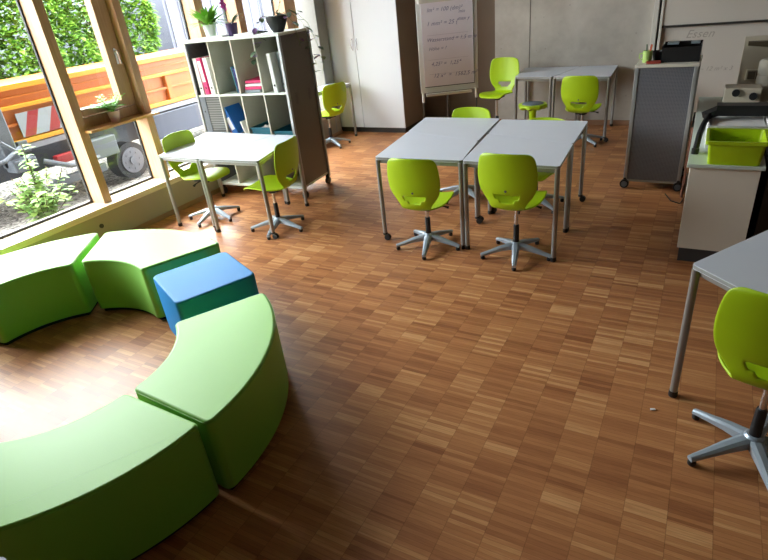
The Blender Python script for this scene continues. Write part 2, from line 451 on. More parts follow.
def potted(name, label, loc, prof, potm, group=None, cat='potted plant'):
    t = thing(name, label, cat, loc, 0, group)
    b = bm_(); lathe(b, prof, 24); autosmooth(obj('pot', b, potm, t), 35)
    zt = max(z for _, z in prof); ri = prof[-1][0] if prof[-1][0] > .01 else prof[-2][0]
    return t
def potprof(rb, rt, h):
    return [(0, 0), (rb, 0), (rt, h), (rt-.004, h), (rt-.006, h-.012), (0, h-.012)]
t = potted('potted_fern', 'small green fern in a pink pot on the narrow window shelf', (-5.105, 3.60, 1.095), potprof(.034, .048, .085), pinkpot)
b = bm_(); lathe(b, [(0, .074), (.040, .074), (.040, .077), (0, .077)], 16); obj('soil', b, soil, t)
b = bm_(); random.seed(3)
for k in range(30):
    a = random.uniform(0, 2*PI); e = random.uniform(.5, 2.4); d = V(math.cos(a), math.sin(a), e).normalized()
    L = random.uniform(.10, .18); base = V(0, 0, .075)
    pts = []; p = base.copy(); dd = d.copy()
    for i in range(8):
        pts.append(p.copy()); p = p+dd*(L/7); dd = (dd+V(0, 0, -.12)).normalized()
    tube(b, pts, .0012, 4, False)
    for i in range(2, 8):
        s = (pts[i]-pts[i-1]).normalized().cross(V(0, 0, 1)); s.normalize()
        for sg in (-1, 1): leaf(b, pts[i], s*sg+(pts[i]-pts[i-1]).normalized()*.6, .040*(1-.06*i), .018, .3, 2)
obj('foliage', b, leaf_g, t)
t.scale = (1.25, 1.25, 1.25)

# ------------------------------------------------------------------ seating ring
def arc_seat(cx, cy, a0, a1, label, r0=.575, r1=1.10, h=.445):
    t = thing('curved_pouf', label, 'pouf', (cx, cy, 0), 0, 'green curved seat blocks of the reading ring')
    b = bm_(); g = .006
    n = 24; inner = []; outer = []
    def pts(rr):
        return [(rr*math.cos(a0+(a1-a0)*i/n), rr*math.sin(a0+(a1-a0)*i/n)) for i in range(n+1)]
    o_, i_ = pts(r1), pts(r0)
    # round the four plan corners
    poly = o_+i_[::-1]
    def cut(pl, k, rr):
        p = Vector(pl[k]); return p
    R_ = .045
    out = []
    corners = {0, n, n+1, 2*n+1}
    m = len(poly)
    def walk(k, step, dist):
        p = Vector(poly[k]); j = k; rem = dist
        while True:
            q = Vector(poly[(j+step) % m]); d = (q-p).length
            if d >= rem: return p+(q-p)*(rem/d), (j+step) % m
            rem -= d; p = q; j = (j+step) % m
    res = []
    skip = set()
    arcs = {}
    for k in corners:
        pa, ja = walk(k, -1, R_); pb, jb = walk(k, 1, R_); c = Vector(poly[k])
        arcs[k] = [(pa*(1-s)**2+c*2*s*(1-s)+pb*s*s) for s in [i/6 for i in range(7)]]
        j = (ja+1) % m
        while j != jb: skip.add(j); j = (j+1) % m
    for k in range(m):
        if k in corners: res += [tuple(p) for p in arcs[k]]
        elif k in skip: continue
        else: res.append(poly[k])
    # inset so neighbours do not touch
    cen = Vector((sum(p[0] for p in res)/len(res), sum(p[1] for p in res)/len(res)))
    def inset(pl, d):
        q = []; L = len(pl)
        for i in range(L):
            a = Vector(pl[i-1]); c = Vector(pl[(i+1) % L]); tt = (c-a).normalized(); nn = V(-tt.y, tt.x)
            q.append((pl[i][0]+nn.x*d, pl[i][1]+nn.y*d))
        return q
    layers = [(.012, .03), (.006, .035), (.006, h-.014), (.0075, h-.007), (.012, h-.002), (.02, h), ]
    rings = [[b.verts.new((x, y, z)) for x, y in inset(res, d)] for d, z in layers]
    for A, B in zip(rings, rings[1:]):
        for i in range(len(A)): b.faces.new((A[i], A[(i+1) % len(A)], B[(i+1) % len(A)], B[i]))
    b.faces.new(rings[0][::-1]); b.faces.new(rings[-1])
    autosmooth(obj('cushion', b, green_fabric, t), 50)
    b = bm_(); prism(b, inset(res, .03), 0, .031); obj('base', b, black_base, t)
    # piping seams
    b = bm_(); pl = inset(res, .0065); tube(b, [(x, y, h-.0115) for x, y in pl+[pl[0]]], .0026, 5, False)
    obj('seam', b, green_fabric, t)
    return t
arc_seat(-2.74, 1.195, R(-3.9), R(59.5), 'light green curved pouf touching the blue pouf, on the right of the ring', .56, 1.112)
arc_seat(-2.755, 1.16, R(-61), R(-2.3), 'light green curved pouf nearest the viewer, at the bottom left of the picture', .565, 1.09)
arc_seat(-3.505, 1.565, R(65), R(126), 'green curved pouf behind the blue one, closest to the window tables', .60, 1.195)
arc_seat(-3.52, 1.525, R(126.6), R(186), 'green curved pouf running along the window sill at the left edge', .595, 1.245)
t = thing('square_pouf', 'blue square pouf closing the gap between two green curved poufs', 'pouf', (-2.735, 2.195, 0), R(-25))
b = bm_(); s = .267
def sq(rr, ins): return round_poly([(-s+ins, -s+ins), (s-ins, -s+ins), (s-ins, s-ins), (-s+ins, s-ins)], rr)
rings = [[b.verts.new((x, y, z)) for x, y in sq(rr, d)] for rr, d, z in ((.045, .008, .03), (.045, 0, .036), (.045, 0, .431), (.045, .002, .439), (.043, .006, .4435), (.04, .014, .445))]
for A, B in zip(rings, rings[1:]):
    for i in range(len(A)): b.faces.new((A[i], A[(i+1) % len(A)], B[(i+1) % len(A)], B[i]))
b.faces.new(rings[0][::-1]); b.faces.new(rings[-1])
autosmooth(obj('cushion', b, blue_fabric, t), 50)
b = bm_(); prism(b, sq(.04, .025), 0, .031); obj('base', b, black_base, t)

# ------------------------------------------------------------------ swivel chair
def chair_shell():
    prof = [(.225, .395, .13), (.215, .412, .165), (.17, .425, .19), (.08, .42, .205), (-.02, .41, .208), (-.09, .402, .196),
            (-.14, .396, .166), (-.18, .398, .140), (-.210, .418, .124), (-.226, .446, .134), (-.234, .472, .152), (-.241, .500, .172), (-.249, .535, .196), (-.257, .58, .214),
            (-.264, .64, .222), (-.271, .70, .222), (-.279, .765, .214), (-.285, .822, .204), (-.288, .845, .186), (-.288, .852, .15)]
    NX = 24; b = bm_(); g = []
    for i, (y, z, w) in enumerate(prof):
        row = []
        for j in range(NX+1):
            s = -1+2*j/NX; x = s*w
            back = max(0., min(1., (z-.41)/.1)) if i > 6 else 0
            yy = y+back*.045*s*s; zz = z+(1-back)*.022*s*s*(1 if 1 < i < 8 else .2)
            if z > .8: zz -= .012*s*s
            row.append(b.verts.new((x, yy, zz)))
        g.append(row)
    for i in range(len(prof)-1):
        for j in range(NX):
            s = abs(-1+2*(j+.5)/NX)
            if i == 10 and s < .36: continue
            if i == 11 and s < .52: continue
            b.faces.new((g[i][j], g[i][j+1], g[i+1][j+1], g[i+1][j]))
    bmesh.ops.delete(b, geom=[v for v in b.verts if not v.link_faces], context='VERTS')
    return b
def make_chair(label, loc, rz, phase, group, dz=0.):
    t = thing('swivel_chair', label, 'chair', loc, rz, group)
    s = obj('seat_shell', chair_shell(), lime_plastic, t, True, (0, 0, dz))
    m = s.modifiers.new('thick', 'SOLIDIFY'); m.thickness = .014; m.offset = 0
    m = s.modifiers.new('soft', 'SUBSURF'); m.levels = 2; m.render_levels = 2
    k = bm_(); lathe(k, [(0, 0), (.009, 0), (.009, .004), (0, .004)], 12); kn = obj('rivet', k, caster_grey, s)
    kn.matrix_local = Matrix.Translation((0, -.2615, .57)) @ Euler((R(100), 0, 0)).to_matrix().to_4x4()
    b = bm_(); lathe(b, [(.0, .36+dz), (.014, .36+dz), (.014, .23), (0, .23)], 14); autosmooth(obj('gas_lift', b, chrome, t))
    b = bm_(); lathe(b, [(0, .27), (.019, .27), (.022, .26), (.024, .11), (.0, .11)], 16); autosmooth(obj('column_sleeve', b, black_plastic, t))
    b = bm_(); box(b, -.07, .07, -.10, .08, .36, .396, .008); lathe(b, [(0, .34), (.04, .34), (.045, .36), (0, .36)], 16)
    mech = obj('mechanism', b, black_plastic, t, False, (0, 0, dz))
    b = bm_(); tube(b, [(.05, 0, .378), (.15, .01, .372), (.19, .015, .362)], [.006, .006, .012], 8); obj('lever', b, black_plastic, mech)
    b = bm_(); lathe(b, [(0, .125), (.032, .125), (.04, .115), (.042, .07), (0, .07)], 20)
    for k in range(5):
        a = phase-rz+k*2*PI/5; d = V(math.cos(a), math.sin(a), 0); s_ = V(-math.sin(a), math.cos(a), 0)
        rows = []
        for rr, w, zt, zb in ((.02, .030, .118, .068), (.12, .026, .098, .062), (.21, .020, .072, .046), (.285, .015, .052, .030)):
            rows.append([b.verts.new(d*rr+s_*x+V(0, 0, z)) for x, z in ((-w, zb), (w, zb), (w, zt-.008), (w*.45, zt), (-w*.45, zt), (-w, zt-.008))])
        for A, B in zip(rows, rows[1:]):
            for q in range(6): b.faces.new((A[q], A[(q+1) % 6], B[(q+1) % 6], B[q]))
        b.faces.new(rows[-1])
    st = autosmooth(obj('star_base', b, base_grey, t), 25)
    for k in range(5):
        a = phase-rz+k*2*PI/5; b = bm_()
        lathe(b, [(0, 0), (.014, 0), (.018, .006), (.018, .02), (.012, .034), (0, .034)], 12, .27*math.cos(a), .27*math.sin(a))
        autosmooth(obj('glide', b, black_plastic, st))
    return t
G1 = 'lime swivel chairs at the tables'
make_chair('lime swivel chair at the front left of the four joined tables', (-1.875, 3.905, 0), R(2), R(285), G1)
make_chair('lime swivel chair at the front right of the four joined tables', (-1.122, 3.934, 0), R(-2), R(283), G1, .06)
make_chair('lime swivel chair behind the four joined tables, its round back top beside the flipchart', (-2.03, 5.15, 0), R(178), R(250), G1)
make_chair('lime swivel chair mostly hidden behind the right back table of the joined four', (-1.26, 5.05, 0), R(174), R(250), G1, -.075)
make_chair('lime swivel chair seen from the side at the right end of the window table', (-3.49, 3.87, 0), R(98), R(285), G1, .04)
make_chair('lime swivel chair between the window sill and the two-part window table', (-4.43, 3.93, 0), R(-88), R(350), G1, .06)
make_chair('lime swivel chair tucked under the near table at the right edge', (.425, 2.265, 0), R(-9), R(215), G1, .105)
make_chair('lime swivel chair seen from behind, pushed to the table at the concrete wall', (-1.27, 7.33, 0), R(-3), R(320), G1, .02)
make_chair('lime swivel chair facing us in the corner left of the concrete wall table', (-2.47, 7.62, 0), R(172), R(300), G1, .15)
make_chair('lime swivel chair by the tall white cupboard, partly behind the shelf unit', (-4.76, 6.78, 0), R(72), R(330), G1, .06)

# wobble stool
t = thing('wobble_stool', 'lime wobble stool with a grey round pad in front of the wall table', 'stool', (-1.76, 6.80, 0))
b = bm_(); n_ = 48; prof = [(.0, .60), (.10, .60), (.145, .607), (.165, .60), (.168, .575), (.14, .553), (.05, .54), (0, .54)]
rings = []
for q, (rr, z) in enumerate(prof):
    if rr == 0: rings.append([b.verts.new((0, 0, z))]); continue
    rings.append([b.verts.new(((rr+(.008*math.cos(8*2*PI*k/n_) if 2 < q < 5 else 0))*math.cos(2*PI*k/n_), (rr+(.008*math.cos(8*2*PI*k/n_) if 2 < q < 5 else 0))*math.sin(2*PI*k/n_), z-(.012*math.cos(8*2*PI*k/n_) if q in (4, 5) else 0))) for k in range(n_)])
for A, B in zip(rings, rings[1:]):
    for k in range(n_):
        if len(A) == 1: b.faces.new((A[0], B[(k+1) % n_], B[k]))
        elif len(B) == 1: b.faces.new((A[k], A[(k+1) % n_], B[0]))
        else: b.faces.new((A[k], A[(k+1) % n_], B[(k+1) % n_], B[k]))
autosmooth(obj('seat', b, lime_plastic, t), 50)
b = bm_(); lathe(b, [(0, .616), (.10, .616), (.125, .61), (.128, .604), (0, .600)], 32); autosmooth(obj('pad', b, stool_pad, t), 50)
b = bm_(); lathe(b, [(0, .545), (.055, .545), (.042, .50), (.036, .30), (.04, .1), (.06, .06), (0, .06)], 24); autosmooth(obj('stem', b, lime_plastic, t), 50)
b = bm_(); lathe(b, [(0, .075), (.07, .072), (.15, .045), (.165, .022), (.13, .004), (0, 0)], 32); autosmooth(obj('foot', b, lime_plastic, t), 50)

# ------------------------------------------------------------------ trapezoid tables
def table(poly, zt, label, group, casters=(), inset=.022, name='trapezoid_table'):
    cx = sum(p[0] for p in poly)/4; cy = sum(p[1] for p in poly)/4
    t = thing(name, label, 'table', (cx, cy, 0), 0, group)
    P = [(x-cx, y-cy) for x, y in poly]
    b = bm_(); prism(b, round_poly(P, .022, 4), zt-.022, zt); obj('tabletop', b, laminate, t)
    b = bm_(); prism(b, round_poly([(x*1.0015, y*1.0015) for x, y in P], .022, 4), zt-.019, zt-.003); obj('edge_band', b, laminate_edge, t)
    L = []
    for x, y in P:
        d = V(-x, -y, 0).normalized(); L.append((x+d.x*inset, y+d.y*inset))
    b = bm_()
    for i in range(4):
        a = L[i]; c = L[(i+1) % 4]; bar(b, (a[0]*.965, a[1]*.965, zt-.040), (c[0]*.965, c[1]*.965, zt-.040), .020, .032)
    obj('frame', b, steel_leg, t)
    for i, (x, y) in enumerate(L):
        b = bm_(); cz = .055 if i in casters else .018
        lathe(b, [(0, zt-.024), (.019, zt-.024), (.019, cz), (0, cz)], 16, x, y)
        lg = autosmooth(obj('leg', b, steel_leg, t))
        b = bm_()
        if i in casters:
            lathe(b, [(0, .07), (.021, .07), (.021, .05), (0, .05)], 12, x, y)
            q = bm_(); 
            for dx in (-.016, .004):
                tmp = [(x+.022, y+dx, .0275), (x+.022, y+dx+.012, .0275)]
                tube(b, tmp, .0275, 16)
            box(b, x+.0, x+.035, y-.018, y+.018, .03, .058, .006)
            q.free(); obj('caster', b, black_plastic, lg)
        else:
            lathe(b, [(0, 0), (.02, 0), (.022, .006), (.022, .035), (0, .035)], 14, x, y); obj('foot', b, black_plastic, lg)
    return t
G2 = 'trapezoid classroom tables'
ZT = .765
table([(-2.327, 3.905), (-1.557, 3.925), (-1.628, 4.495), (-2.425, 4.75)], ZT, 'front left table of the four joined in the middle, a lime chair before it', G2, (0, 2))
table([(-2.43, 4.756), (-1.632, 4.50), (-1.70, 5.33), (-2.508, 5.345)], ZT, 'back left table of the four joined in the middle, nearest the flipchart', G2, (1, 3))
table([(-1.551, 3.92), (-.805, 3.895), (-.834, 4.498), (-1.622, 4.75)], ZT, 'front right table of the four joined in the middle of the room', G2, ())
table([(-1.624, 4.756), (-.835, 4.504), (-.858, 5.26), (-1.672, 5.29)], ZT, 'back right table of the four joined in the middle of the room', G2, (0, 2))
table([(-4.66, 3.615), (-4.105, 3.60), (-3.86, 4.50), (-4.87, 4.53)], ZT, 'left half of the window table pair, next to the window sill', G2, (1,))
table([(-4.095, 3.60), (-3.37, 3.625), (-3.585, 4.50), (-3.85, 4.50)], ZT, 'right half of the window table pair, in front of the shelf unit', G2, (1,))
table([(-2.19, 7.50), (-1.70, 7.45), (-1.50, 8.26), (-2.26, 8.27)], .80, 'left of the two tables against the concrete wall, behind the stool', G2, ())
table([(-1.685, 7.45), (-.985, 7.385), (-1.02, 8.25), (-1.49, 8.26)], .80, 'right of the two tables against the concrete wall, with a chair under it', G2, (1,))
table([(.078, 2.565), (.62, 2.03), (1.15, 2.55), (.62, 3.40)], ZT, 'table at the right edge of the picture with a chair pushed under it', G2, ())
table([(-5.05, 6.65), (-4.80, 6.62), (-4.66, 7.36), (-5.05, 7.38)], .80, 'table in front of the tall white cupboard, mostly behind the shelf unit', G2, ())
# foreground table whose corner just reaches the bottom left of the picture
table([(-1.47, .29), (-1.60, -.45), (-.85, -.50), (-.98, .20)], ZT, 'table whose pale rounded corner shows in the bottom left corner of the picture', G2, ())

# teal tray hanging below the near table
b = bm_(); box(b, .36, .70, 2.34, 2.70, .655, .70, .006); o = obj('under_table_tray', b, teal); tag(o, 'dark teal drawer tray hung under the near right table', 'tray')

# ------------------------------------------------------------------ shelf unit on casters
SA = R(4)  # rotation
sh = thing('shelf_unit', 'white open shelf unit on castors with a dark perforated side, by the window', 'shelf', (-3.74, 4.66, 0), SA)
# local: x negative to the left (front face at y=0), y depth
W_, D_, H_ = 1.205, .58, 1.72
cols = [-W_, -.90, -.60, -.30, 0]
rows = [.12, .62, 1.15, H_]
b = bm_()
box(b, -W_-.02, .02, -.01, D_, H_-.025, H_)
obj('top_panel', b, shelf_white, sh)
b = bm_(); box(b, -W_, 0, 0, D_, .12, .145); obj('bottom_panel', b, shelf_white, sh)
for z in (.625, 1.15):
    b = bm_(); box(b, -W_+.012, -.012, .004, D_-.01, z-.010, z+.010); obj('shelf_board', b, shelf_white, sh)
for x in cols[1:-1]:
    for z0, z1 in ((.145, .615), (.635, 1.14), (1.16, H_-.025)):
        b = bm_(); box(b, x-.009, x+.009, .004, D_-.01, z0, z1); obj('divider', b, [shelf_inner], sh)
b = bm_(); box(b, -W_+.01, -.301, D_-.012, D_-.002, .145, H_-.025); box(b, -.301, -.012, D_-.012, D_-.002, .145, H_-.025); obj('back_panel', b, shelf_inner, sh)
b = bm_(); box(b, -W_, -W_+.012, .01, D_-.01, .145, H_-.025); obj('side_panel', b, perf_grey, sh)
b = bm_(); box(b, -.012, 0, .03, D_-.03, .145, H_-.025)
o = obj('side_panel', b, perf_brown, sh); o['label'] = 'dark perforated side panel'
for x0, x1 in ((-W_-.015, -W_+.012), (-.012, .018)):
    for y0, y1 in ((-.008, .03), (D_-.03, D_)): b = bm_(); box(b, x0, x1, y0, y1, .09, H_-.025, .003); obj('post', b, alu, sh)
for i in range(6):   # vent slots in the dark side
    b = bm_()
    for yy in (.14, .40): box(b, 0, .002, yy, yy+.05, 1.02+i*.02, 1.026+i*.02)
    obj('slot', b, dark_metal, sh)
for x in (-W_+.03, -.01):
    for y in (.03, D_-.03):
        b = bm_(); tube(b, [(x-.018, y, .04), (x+.018, y, .04)], .04, 18); box(b, x-.02, x+.02, y-.015, y+.015, .06, .125, .004)
        obj('caster', b, black_plastic, sh)
# louvred door, lower left bay
b = bm_(); box(b, -W_+.014, -.911, .006, .014, .637, 1.138); dr = obj('tambour_door', b, slat_grey, sh)
b = bm_(); box(b, -W_+.014, -W_+.10, .001, .006, .637, 1.138); obj('door_stile', b, caster_grey, dr)
b = bm_(); lathe(b, [(0, 0), (.009, 0), (.009, .004), (0, .004)], 12); k = obj('lock', b, black_plastic, dr)
k.matrix_local = Matrix.Translation((-W_+.06, .001, .98)) @ Euler((R(90), 0, 0)).to_matrix().to_4x4()
b = bm_(); box(b, -W_+.014, -.911, D_-.02, D_-.013, 1.16, 1.684); o = obj('rear_tambour', b, slat_grey, sh)
def inshelf(name, label, cat, x, y, z, rz=0, group=None, tilt=0):
    m = sh.matrix_world if False else Matrix.Translation((-3.74, 4.66, 0)) @ Matrix.Rotation(SA, 4, 'Z')
    t = thing(name, label, cat, (0, 0, 0), 0, group)
    t.matrix_world = m @ Matrix.Translation((x, y, z)) @ Matrix.Rotation(rz, 4, 'Z') @ Matrix.Rotation(tilt, 4, 'Y')
    return t
def binder(label, x, w, m, y=.02, z=1.16, h=.38, dpt=.28, tilt=0, spine=None, group='ring binders on the upper shelf'):
    t = inshelf('ring_binder', label, 'binder', x, y, z, 0, group, tilt)
    b = bm_(); box(b, 0, w, 0, dpt, 0, h, .003); obj('cover', b, m, t)
    if spine: b = bm_(); box(b, w*.15, w*.85, -.0015, 0, h*.35, h*.92); obj('spine_label', b, spine, t)
    b = bm_(); tube(b, [(w/2, -.002, .07), (w/2, .001, .07)], .012, 12); obj('finger_hole', b, black_plastic, t)
    return t
binder('white ring binder standing leftmost in the upper left bay', -1.165, .052, white_paint, tilt=R(-1), spine=paper_white)
binder('pink ring binder with a white spine between two white ones', -1.092, .056, pink, tilt=R(-4), spine=paper_white)
binder('white ring binder at the right of the pink one', -1.012, .054, white_paint, tilt=R(-3))
b = binder('white ring binder alone in the upper right bay', -.17, .045, white_paint, tilt=R(-3), spine=paper_white)
binder('grey ring binder next to the white one in the upper right bay', -.105, .042, grey_card, y=.10, tilt=R(-2))
binder('second grey ring binder at the side of the upper right bay', -.057, .038, grey_card, y=.10, tilt=R(-1))
for i, (m, lab) in enumerate(((teal, 'thin teal folder leaning on the divider'), (purple, 'thin dark purple folder leaning on the divider'), (blue_card, 'thin blue folder leaning on the divider'))):
    t = inshelf('folder', lab+' in the second upper bay', 'folder', -.685+i*.02, .06, 1.161, 0, 'thin folders in the second upper bay', R(-5))
    b = bm_(); box(b, 0, .014, 0, .24, 0, .27-.01*i, .002); obj('cover', b, m, t)
    if i == 0: b = bm_(); box(b, -.001, 0, .0, .06, .17, .27); obj('index_tab', b, paper_white, t)
for i, (m, lab) in enumerate(((grey_card, 'grey folder at the bottom of the flat pile'), (pink, 'pink folder second in the flat pile'), (paper_white, 'sheaf of white paper in the flat pile'), (pink, 'pink folder slanting on top of the flat pile'))):
    t = inshelf('folder' if i != 2 else 'paper_sheaf', lab+' in the third upper bay', 'folder' if i != 2 else 'paper', -.575+i*.01, .05, 1.161+i*.032, R(-2+3*i), 'flat pile in the third upper bay')
    b = bm_(); box(b, 0, .21, 0, .32, 0, .028 if i != 2 else .024, .004); obj('cover', b, m, t)
    if i == 3: t.rotation_mode = 'XYZ'
# second row
t = inshelf('magazine_file', 'blue magazine file leaning in the second lower bay', 'file box', -.845, .03, .70, 0, None, R(-22))
b = bm_(); box(b, 0, .085, 0, .26, 0, .31, .004); obj('box', b, blue_card, t)
b = bm_(); box(b, .018, .068, -.0015, 0, .06, .20); obj('label_card', b, paper_white, t)
for i, (m, lab) in enumerate(((yellow_card, 'yellow folder squeezed beside the blue file'), (orange_card, 'orange folder squeezed beside the blue file'), (grey_card, 'grey folder squeezed beside the blue file'))):
    t = inshelf('folder', lab+' in the second lower bay', 'folder', -.878+.014*i, .05, .637, 0, 'folders beside the blue file', R(-13))
    b = bm_(); box(b, 0, .012, 0, .24, 0, .24-.03*i, .002); obj('cover', b, m, t)
t = inshelf('paper_sheaf', 'white papers leaning right of the blue file in the second lower bay', 'paper', -.682, .06, .640, 0, None, R(-16))
b = bm_(); box(b, 0, .02, 0, .22, 0, .22, .002); obj('sheets', b, paper_white, t)
def open_tray(label, x, y, z, w, d, h, m, rz=0, name='storage_tray', tilt=0):
    t = inshelf(name, label, 'tray', x, y, z, rz, None, tilt)
    b = bm_(); th = .005
    box(b, 0, w, 0, d, 0, th); box(b, 0, w, 0, th, th, h); box(b, 0, w, d-th, d, th, h); box(b, 0, th, th, d-th, th, h); box(b, w-th, w, th, d-th, th, h)
    obj('body', b, m, t)
    b = bm_()
    box(b, -.012, w+.012, -.012, .0, h-.012, h); box(b, -.012, w+.012, d, d+.012, h-.012, h); box(b, -.012, 0, 0, d, h-.012, h); box(b, w, w+.012, 0, d, h-.012, h)
    obj('rim', b, m, t)
    return t
open_tray('teal tray holding crumpled white paper in the third lower bay', -.572, .03, .645, .25, .40, .15, teal)
open_tray('teal tray standing alone in the lower right bay', -.278, .03, .637, .25, .40, .12, teal)
t = inshelf('paper_bag', 'white crumpled paper lying in the teal tray', 'paper', -.45, .16, .66)
b = bm_(); bmesh.ops.create_icosphere(b, subdivisions=3, radius=.075)
for v in b.verts: v.co *= 1+.25*math.sin(v.co.x*90)*math.cos(v.co.y*80+v.co.z*60); v.co.z = v.co.z*.8+.07
obj('sheet', b, paper_white, t, True)

# plants on top of the shelf
def on_top(x, y): 
    p = Matrix.Translation((-3.74, 4.66, 0)) @ Matrix.Rotation(SA, 4, 'Z') @ V(x, y, H_); return tuple(p)
t = potted('potted_plant', 'bushy light green plant in a white pot, left on the shelf unit', on_top(-.985, .20), potprof(.05, .068, .13), white_pot)
b = bm_(); lathe(b, [(0, .115), (.06, .115), (.06, .119), (0, .119)], 16); obj('soil', b, soil, t)
b = bm_(); random.seed(11)
for k in range(80):
    a = random.uniform(0, 2*PI); e = random.uniform(.2, 2.0)
    leaf(b, (.02*math.cos(a), .02*math.sin(a), .12), (math.cos(a), math.sin(a), e), random.uniform(.17, .28), random.uniform(.026, .04), random.uniform(.5, 1.2), 6)
obj('foliage', b, leaf_g, t)
t = potted('potted_orchid', 'pink flowering orchid in a dark purple pot, middle of the shelf unit', on_top(-.685, .20), potprof(.048, .062, .125), purple)
b = bm_(); lathe(b, [(0, .11), (.054, .11), (.054, .114), (0, .114)], 16); obj('soil', b, soil, t)
b = bm_(); random.seed(5)
for k in range(16):
    a = random.uniform(0, 2*PI); leaf(b, (0, 0, .115), (math.cos(a), math.sin(a), random.uniform(.2, .9)), random.uniform(.16, .27), .024, .8, 6)
obj('foliage', b, leaf_d, t)
b = bm_(); tube(b, [(0, 0, .115), (-.02, .0, .22), (-.05, 0, .30), (-.055, -.01, .34)], .0025, 6); obj('stem', b, petal_stem, t)
b = bm_()
for c in ((-.055, -.01, .335), (-.035, -.005, .28), (-.075, 0, .30)):
    for k in range(5):
        a = k*2*PI/5; leaf(b, c, (math.cos(a), -.3, math.sin(a)), .042, .034, 0, 3)
obj('blossom', b, orchid, t)
t = potted('trailing_plant', 'trailing purple and green plant in a black bowl pot at the right shelf end', on_top(-.125, .22),
           [(0, 0), (.055, 0), (.075, .03), (.105, .10), (.108, .15), (.10, .152), (.098, .135), (0, .135)], black_pot)
b = bm_(); lathe(b, [(0, .134), (.097, .134), (.097, .139), (0, .139)], 16); obj('soil', b, soil, t)
random.seed(21)
bg = bm_(); bp = bm_(); bs = bm_()
def vine(pts, nl, mats, size=.10):
    P = [Vector(p) for p in pts]
    # smooth
    Q = []
    for i in range(len(P)-1):
        for s in range(5): Q.append(P[i].lerp(P[i+1], s/5))
    Q.append(P[-1]); tube(bs, Q, .0022, 5)
    for k in range(nl):
        p = Q[int((k+.6)/nl*(len(Q)-1))]; a = random.uniform(0, 2*PI)
        leaf(mats[k % len(mats)], p, (math.cos(a), math.sin(a), random.uniform(-.5, .5)), size*random.uniform(.8, 1.3), size*.55, .5, 4)
vine([(0, 0, .14), (.09, .02, .17), (.17, .04, .08), (.20, .05, -.08), (.20, .06, -.16)], 7, [bg, bp, bp])
vine([(0, 0, .14), (.10, .10, .17), (.19, .17, .06), (.23, .20, -.12), (.22, .22, -.26), (.26, .22, -.36)], 12, [bp, bp, bg], .10)
vine([(0, 0, .14), (.12, .12, .2), (.22, .22, .05), (.27, .26, -.15), (.30, .30, -.32), (.26, .30, -.46)], 10, [bg], .095)
vine([(0, 0, .14), (-.09, -.10, .16), (-.13, -.20, .06), (-.15, -.23, -.08), (-.16, -.235, -.20), (-.20, -.24, -.24)], 14, [bg, bg, bp], .10)
vine([(0, 0, .14), (-.12, -.02, .16), (-.2, -.05, .06), (-.24, -.06, .02)], 5, [bg], .04)
vine([(0, 0, .14), (.08, -.03, .22), (.12, -.05, .28)], 4, [bg], .04)
obj('foliage', bg, leaf_d, t); o = obj('purple_foliage', bp, leaf_p, t); o['label'] = 'purple leaves'; obj('stem', bs, petal_stem, t)
for i, (x, y, w, d, rz, lab) in enumerate(((-.83, .20, .15, .24, 6, 'white paper pile between the white and the purple pot'), (-.46, .20, .26, .24, -4, 'white paper pile right of the orchid on the shelf unit'))):
    p = on_top(x, y); t = thing('paper_pile', lab, 'paper', p, SA+R(rz), None)
    b = bm_(); box(b, -w/2, w/2, -d/2, d/2, 0, .018, .002); obj('sheets', b, paper_white, t)
t = thing('strap', 'thin dark strap lying on the shelf unit near the black pot', 'strap', on_top(-.32, .09), SA)
b = bm_(); tube(b, [(-.10, .04, .012), (-.03, 0, .012), (.05, -.01, .03), (.12, .05, .012)], .008, 8); obj('strap', b, dark_fabric, t)

# ------------------------------------------------------------------ tall white cupboard
t = thing('tall_cupboard', 'tall white two-door cupboard with brown side, beyond the window shelf', 'cupboard', (-4.65, 7.57, 0))
b = bm_(); box(b, -.75, .74, .02, .72, .08, 2.55)
obj('carcass', b, cabinet_side, t)
b = bm_(); box(b, -.74, .72, .045, .70, 0, .08); obj('plinth', b, plinth_dark, t)
for x0, x1, hx in ((-.75, .004, -.035), (.012, .742, .045)):
    b = bm_(); box(b, x0, x1, 0, .019, .085, 2.55, .002); d = obj('door', b, cabinet_white, t)
    b = bm_(); s = 1 if hx > 0 else -1
    tube(b, [(hx, .0, 1.39), (hx+s*.004, -.02, 1.37), (hx+s*.014, -.03, 1.31), (hx+s*.004, -.02, 1.25), (hx, 0, 1.23)], .006, 8); obj('handle', b, chrome, d)

# ------------------------------------------------------------------ flipchart
A_ = V(-3.14, 6.60, 0); B_ = V(-2.50, 6.95, 0)
ang = math.atan2(B_.y-A_.y, B_.x-A_.x); Lw = (B_-A_).length
fc = thing('flipchart', 'white flipchart with handwritten paper standing before the brown recess', 'flipchart', tuple((A_+B_)/2), ang)
hw = Lw/2
b = bm_(); box(b, -hw, hw, 0, .02, .77, 1.86, .004); obj('board', b, white_paint, fc)
b = bm_(); box(b, -hw+.03, hw-.0, -.035, 0, 1.80, 1.86, .006); obj('clamp_bar', b, board_frame, fc)
b = bm_(); box(b, -hw+.055, hw-.05, -.012, -.002, .845, 1.80); pp = obj('paper_pad', b, paper_pinkish, fc)
b = bm_(); box(b, -hw+.055, hw-.05, -.0135, -.011, .838, .846); box(b, hw-.052, hw-.047, -.0135, -.004, .84, 1.80); obj('pad_edge', b, dark_metal, pp)
b = bm_(); box(b, -hw+.06, hw-.09, -.06, 0, .735, .765, .004); obj('pen_tray', b, board_frame, fc)
for sx in (-1, 1):
    x = sx*(hw-.025)
    b = bm_(); tube(b, [(x, .02, 1.2), (x, .012, .655)], .016, 10); lg = obj('leg', b, white_paint, fc)
    b = bm_(); tube(b, [(x, .014, .70), (x*1.02, .04, .012)], .009, 8); tube(b, [(x*1.02, .04, .02), (x*1.02, .04, 0)], .014, 10); obj('leg_extension', b, dark_metal, lg)
